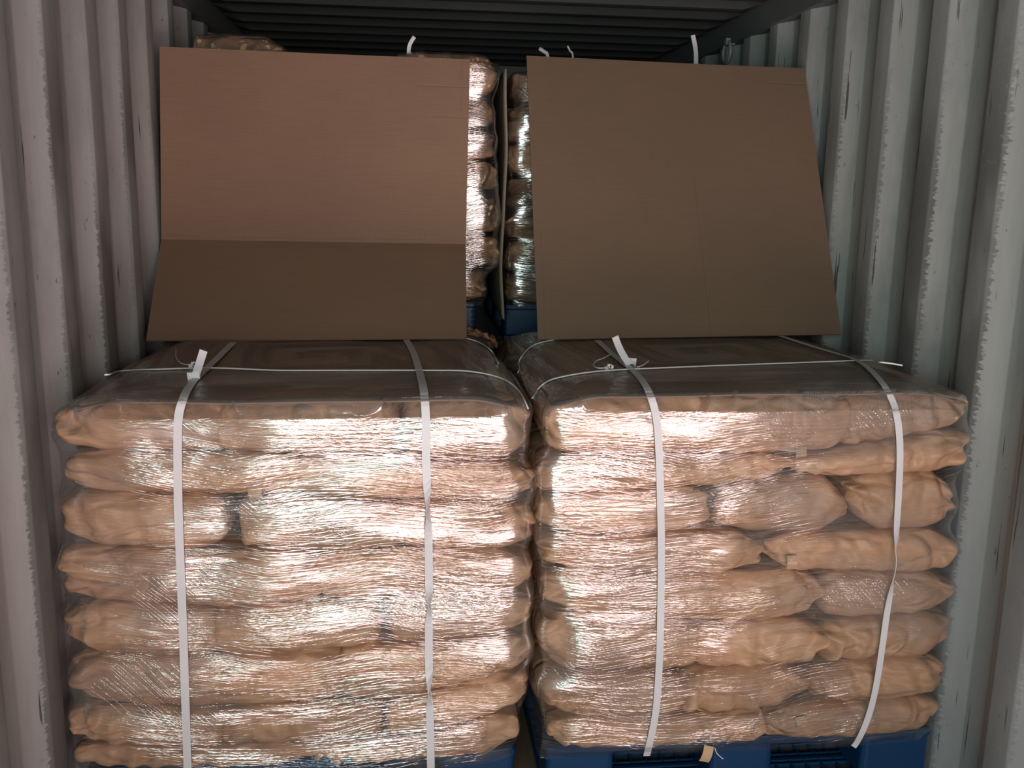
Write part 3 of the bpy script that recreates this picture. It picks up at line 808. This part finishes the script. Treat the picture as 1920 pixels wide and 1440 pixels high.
# upright cardboard divider in the gap
def divider():
    V = []; uv = []; n = 26; m_ = 8
    top = at(936, 132, 3.62); bot = at(936, 600, 3.44)
    for t in (0, 1):
        for j in range(n+1):
            q = j/n; z = bot[2]*(1-q)+top[2]*q; y = 3.44
            xx = .036+.010*q+.010*noise.noise(Vector((0, 0, z*4.0)))-.006*math.sin(q*7)
            for i in range(m_+1):
                V.append((xx+.012*(i/m_)+t*.006, 3.46+.11*q+i/m_*.75, z)); uv.append((i/m_, q))
    M = (n+1)*(m_+1); Fc = []
    for j in range(n):
        for i in range(m_):
            a = j*(m_+1)+i; Fc.append([a, a+m_+1, a+m_+2, a+1]); Fc.append([M+a, M+a+1, M+a+m_+2, M+a+m_+1])
        a = j*(m_+1); Fc.append([a, M+a, M+a+m_+1, a+m_+1]); a += m_; Fc.append([a, a+m_+1, M+a+m_+1, M+a])
    for i in range(m_):
        Fc.append([i, i+1, M+i+1, M+i]); a = n*(m_+1)+i; Fc.append([a, M+a, M+a+1, a+1])
    return tag(mesh_obj('cardboard_divider', V, Fc, M_div, uv=uv), 'thin grey brown cardboard divider standing upright in the gap between the rear stacks', 'cardboard')
divider()
# crumpled paper at the foot of the gap
def crumple(x0, x1, y0, y1, z, h, label, seed):
    V = []; Fc = []; nx, ny = 30, 26
    for t in (0, -.002):
        for j in range(ny+1):
            for i in range(nx+1):
                u, v = i/nx, j/ny; q = Vector((u*4+seed, v*4, seed))
                zz = z+h*math.sin(math.pi*min(1, u*1.1))**.6*(1-abs(v-.4)*1.1)+.03*(1-2*abs(noise.noise(q)))+.015*(1-2*abs(noise.noise(q*2.3)))
                V.append((x0+(x1-x0)*u+.01*noise.noise(q*1.7), y0+(y1-y0)*v+.01*noise.noise(q*1.9), zz+t))
    m = (nx+1)*(ny+1)
    for j in range(ny):
        for i in range(nx):
            a = j*(nx+1)+i; Fc.append([a, a+1, a+nx+2, a+nx+1]); Fc.append([m+a, m+a+nx+1, m+a+nx+2, m+a+1])
    return tag(mesh_obj('crumpled_paper', V, Fc, M_kraft), label, 'paper')
crumple(-.19, .005, 3.30, 3.50, 1.045, .045, 'crumpled brown paper sticking up behind the left front stack, at the foot of the gap', 3)
crumple(.06, .2, 3.32, 3.475, 1.025, .02, 'crumpled dark paper below the ribbed blue pallet block', 9)

# ------------------------------------------------------------------ strapping
def hit(px, bvs, off=.004):
    o = Vector(CAM); d = Vector(ray(*px)); best = None
    for b in bvs:
        h = b.ray_cast(o, d, 8.0)
        if h[0] is not None and (best is None or h[3] < best[3]): best = h
    if best is None: return None
    n = best[1]
    if n.dot(d) > 0: n = -n
    return best[0]+n*off, n
def surf_path(px, bvs, n=6, off=.004, Yfall=YF-.012, smooth=3):
    P = catmull(px, n); pts = []; nr = []
    for p in P:
        h = hit(p[:2], bvs, off)
        if h is None or (h[0]-Vector(CAM)).length > 4.5:
            q = at(p[0], p[1], Yfall); h = (Vector(q), Vector((0, -1, 0)))
        pts.append(h[0]); nr.append(h[1])
    for _ in range(smooth):
        pts = [pts[0]]+[(pts[i-1]+pts[i]*2+pts[i+1])/4 for i in range(1, len(pts)-1)]+[pts[-1]]
        nr = [nr[0]]+[(nr[i-1]+nr[i]*2+nr[i+1]).normalized() for i in range(1, len(nr)-1)]+[nr[-1]]
    for _ in range(6): nr = [nr[0]]+[(nr[i-1]+nr[i]*2+nr[i+1]).normalized() for i in range(1, len(nr)-1)]+[nr[-1]]
    return pts, nr
def ribbon(name, pts, nr, wd, mat, parent=None, twist=None, th=.0012):
    V = []; Fc = []; n = len(pts)
    for i, p in enumerate(pts):
        tn = (pts[min(i+1, n-1)]-pts[max(i-1, 0)]).normalized()
        sd = tn.cross(nr[i]).normalized(); nn = sd.cross(tn).normalized()
        a = 0.0
        if twist:
            for c, am, wi in twist: a += am*math.exp(-((i/(n-1)-c)/wi)**2)
        s2 = sd*math.cos(a)+nn*math.sin(a); n2 = nn*math.cos(a)-sd*math.sin(a)
        lift = nn*abs(math.sin(a))*wd*.5
        for u, v in ((-.5, 0), (-.5, 1), (.5, 1), (.5, 0)): V.append(p+lift+s2*(u*wd)+n2*(v*th))
    for i in range(n-1):
        for k in range(4):
            k2 = (k+1) % 4; Fc.append([i*4+k, i*4+k2, (i+1)*4+k2, (i+1)*4+k])
    Fc.append([0, 1, 2, 3][::-1]); Fc.append([(n-1)*4+k for k in range(4)])
    return mesh_obj(name, V, Fc, mat, parent, smooth=False)
SW = .0195
BL, BR = [bvL], [bvR]
def clip(parent, px, bvs, w=.030, h=.017, rot=0.1):
    p, n = hit(px, bvs, .006)
    m = MB()
    m.box(-w/2, w/2, -.004, .004, -h/2, h/2); m.box(-w/2, -w/2+.005, -.0065, .0065, -h/2-.001, h/2+.001); m.box(w/2-.005, w/2, -.0065, .0065, -h/2-.001, h/2+.001)
    m.v = [(p.x+x*math.cos(rot)-z*math.sin(rot), p.y+y, p.z+x*math.sin(rot)+z*math.cos(rot)+.005) for x, y, z in m.v]
    return m.obj('clip', M_clip, parent)
# left stack, left strap: over the edge and down the face
pts, nr = surf_path([(437, 645), (405, 677), (372, 708), (356, 727), (343, 752), (335, 785), (334, 850), (335, 950), (339, 1060), (344, 1180), (348, 1300), (353, 1450)], BL)
s = tag(ribbon('strapping_band', pts, nr, SW, M_strap), 'white strap with an upright free end, left side of the left front stack', 'strap', 'white straps of the front stacks')
e = [pts[10], pts[10]+Vector((.006, -.003, .035)), pts[10]+Vector((.016, -.004, .078))]
b0 = hit((366, 712), BL, .006)[0]
def upright(parent, base, tip_px, wd, bend=0.0):
    tip = Vector(at(tip_px[0], tip_px[1], base.y-.01)); P = []
    for i in range(7):
        t = i/6; P.append(base.lerp(tip, t)+Vector((bend*math.sin(math.pi*t), 0, 0)))
    nn = [Vector((.0, -1, .1)).normalized()]*7
    return ribbon('free_end', P, nn, wd, M_strap, parent)
upright(s, b0, (382, 657), SW)
clip(s, (364, 712), BL)
pts, nr = surf_path([(762, 640), (777, 668), (789, 710), (796, 745), (799, 800), (799, 870), (802, 950), (804, 1050), (804, 1120), (804, 1200), (805, 1310), (807, 1380), (808, 1450)], BL)
tag(ribbon('strapping_band', pts, nr, SW, M_strap, None, [(.50, 1.2, .03), (.68, 1.25, .025), (.82, 1.25, .02)]),
    'white plastic strap twisting down the right side of the left front stack', 'strap', 'white straps of the front stacks')
pts, nr = surf_path([(1120, 641), (1150, 668), (1178, 690), (1203, 715), (1221, 748), (1231, 790), (1235, 850), (1238, 950), (1239, 1050), (1238, 1150), (1235, 1250), (1228, 1340), (1212, 1414)], BR)
s = tag(ribbon('strapping_band', pts, nr, SW*.95, M_strap), 'white strap with an upright free end, left side of the right front stack', 'strap', 'white straps of the front stacks')
b0 = hit((1180, 688), BR, .006)[0]; upright(s, b0, (1153, 631), SW*.95, -.004); clip(s, (1182, 684), BR, rot=-.1)
pts, nr = surf_path([(1460, 631), (1530, 654), (1605, 677), (1645, 710), (1670, 748), (1682, 790), (1686, 850), (1683, 930), (1677, 1010), (1671, 1080), (1661, 1150), (1650, 1230), (1638, 1300), (1622, 1356), (1600, 1400)], BR)
tag(ribbon('strapping_band', pts, nr, SW*.9, M_strap, None, [(.62, 1.35, .05)]), 'white plastic strap bending down the right side of the right front stack', 'strap', 'white straps of the front stacks')

def cord(px, bvs, label, r=.0021, extra=()):
    pts, nr = surf_path(px, bvs, 8, .004, smooth=1)
    o = tube('cord', pts, r, M_cord); tag(o, label, 'cord')
    for q, rr in extra:
        pp, _ = surf_path(q, bvs, 8, .010, smooth=1); tube('cord_end', pp, rr, M_cord, o)
    return o
def knot(parent, px, bvs):
    p, n = hit(px, bvs, .006); m = MB()
    for dx, dz in ((-.007, 0), (.006, .003), (0, .006)): m.box(p.x+dx-.005, p.x+dx+.005, p.y-.005, p.y+.005, p.z+dz-.004, p.z+dz+.005)
    m.obj('knot', M_clip, parent)
c = cord([(196, 703), (240, 697), (300, 695), (360, 693), (420, 693), (520, 697), (640, 697), (800, 697), (880, 699), (940, 712), (972, 736), (988, 768)], BL,
         'thin white cord running across the top front of the left front stack', extra=[([(331, 660), (331, 676), (340, 688), (361, 691)], .0012)])
knot(c, (363, 690), BL)
c = cord([(1000, 748), (1020, 722), (1055, 709), (1130, 698), (1250, 692), (1400, 686), (1540, 681), (1620, 678), (1660, 680), (1692, 685)], BR,
         'thin white cord running across the top front of the right front stack',
         extra=[([(1147, 669), (1133, 677), (1117, 684), (1113, 692), (1122, 697), (1140, 696)], .0018), ([(1195, 695), (1206, 691), (1216, 683)], .0018)])
knot(c, (1142, 694), BR)
cord([(872, 636), (900, 645), (920, 660), (934, 684)], BL, 'short curve of thin white cord at the right rear corner of the left front stack', .0016)
cord([(973, 700), (978, 672), (1000, 650), (1035, 640), (1062, 636)], BR, 'thin white cord curving over the left rear corner of the right front stack', .0018)

# strap ends standing up behind the panels
def strap_tip(px, Y, wd, label):
    P = [Vector(at(x, y, Y)) for x, y in px]; P = [Vector(q) for q in catmull(P, 5)]
    o = ribbon('strap_end', P, [Vector((0, -1, 0))]*len(P), wd, M_strap)
    return tag(o, label, 'strap', 'strap ends above the cardboard panels')
strap_tip([(766, 150), (766, 106), (768, 85), (777, 69)], 3.53, .013, 'curved white strap end standing above the folded cardboard panel')
strap_tip([(1304, 170), (1305, 118), (1304, 92), (1299, 66)], 3.72, .017, 'tall white strap end standing above the right part of the flat cardboard panel')
strap_tip([(1034, 160), (1027, 106), (1020, 97), (1011, 91)], 3.72, .012, 'short bent white strap end above the left corner of the flat cardboard panel')
strap_tip([(1076, 160), (1074, 105), (1069, 96), (1064, 86)], 3.72, .006, 'narrow white strap end right of the short bent one, above the flat panel')

# lashing ring under the right roof rail
def ring(px, X):
    d = ray(*px); t = (X-CAM[0])/d[0]; c = Vector(CAM+d*t)
    P = [c+Vector((0, .050*math.cos(a), .046*math.sin(a)-.01)) for a in [2*math.pi*i/24 for i in range(24)]]
    o = tube('lashing_ring', P, .008, M_steel, closed=True, seg=8)
    m = MB(); m.box(c.x-.012, 1.165, c.y-.02, c.y+.02, c.z+.022, c.z+.05); m.obj('bracket', M_steel, o)
    return tag(o, 'round steel lashing ring hanging under the right roof rail', 'ring')
ring((1363, 94), 1.135)
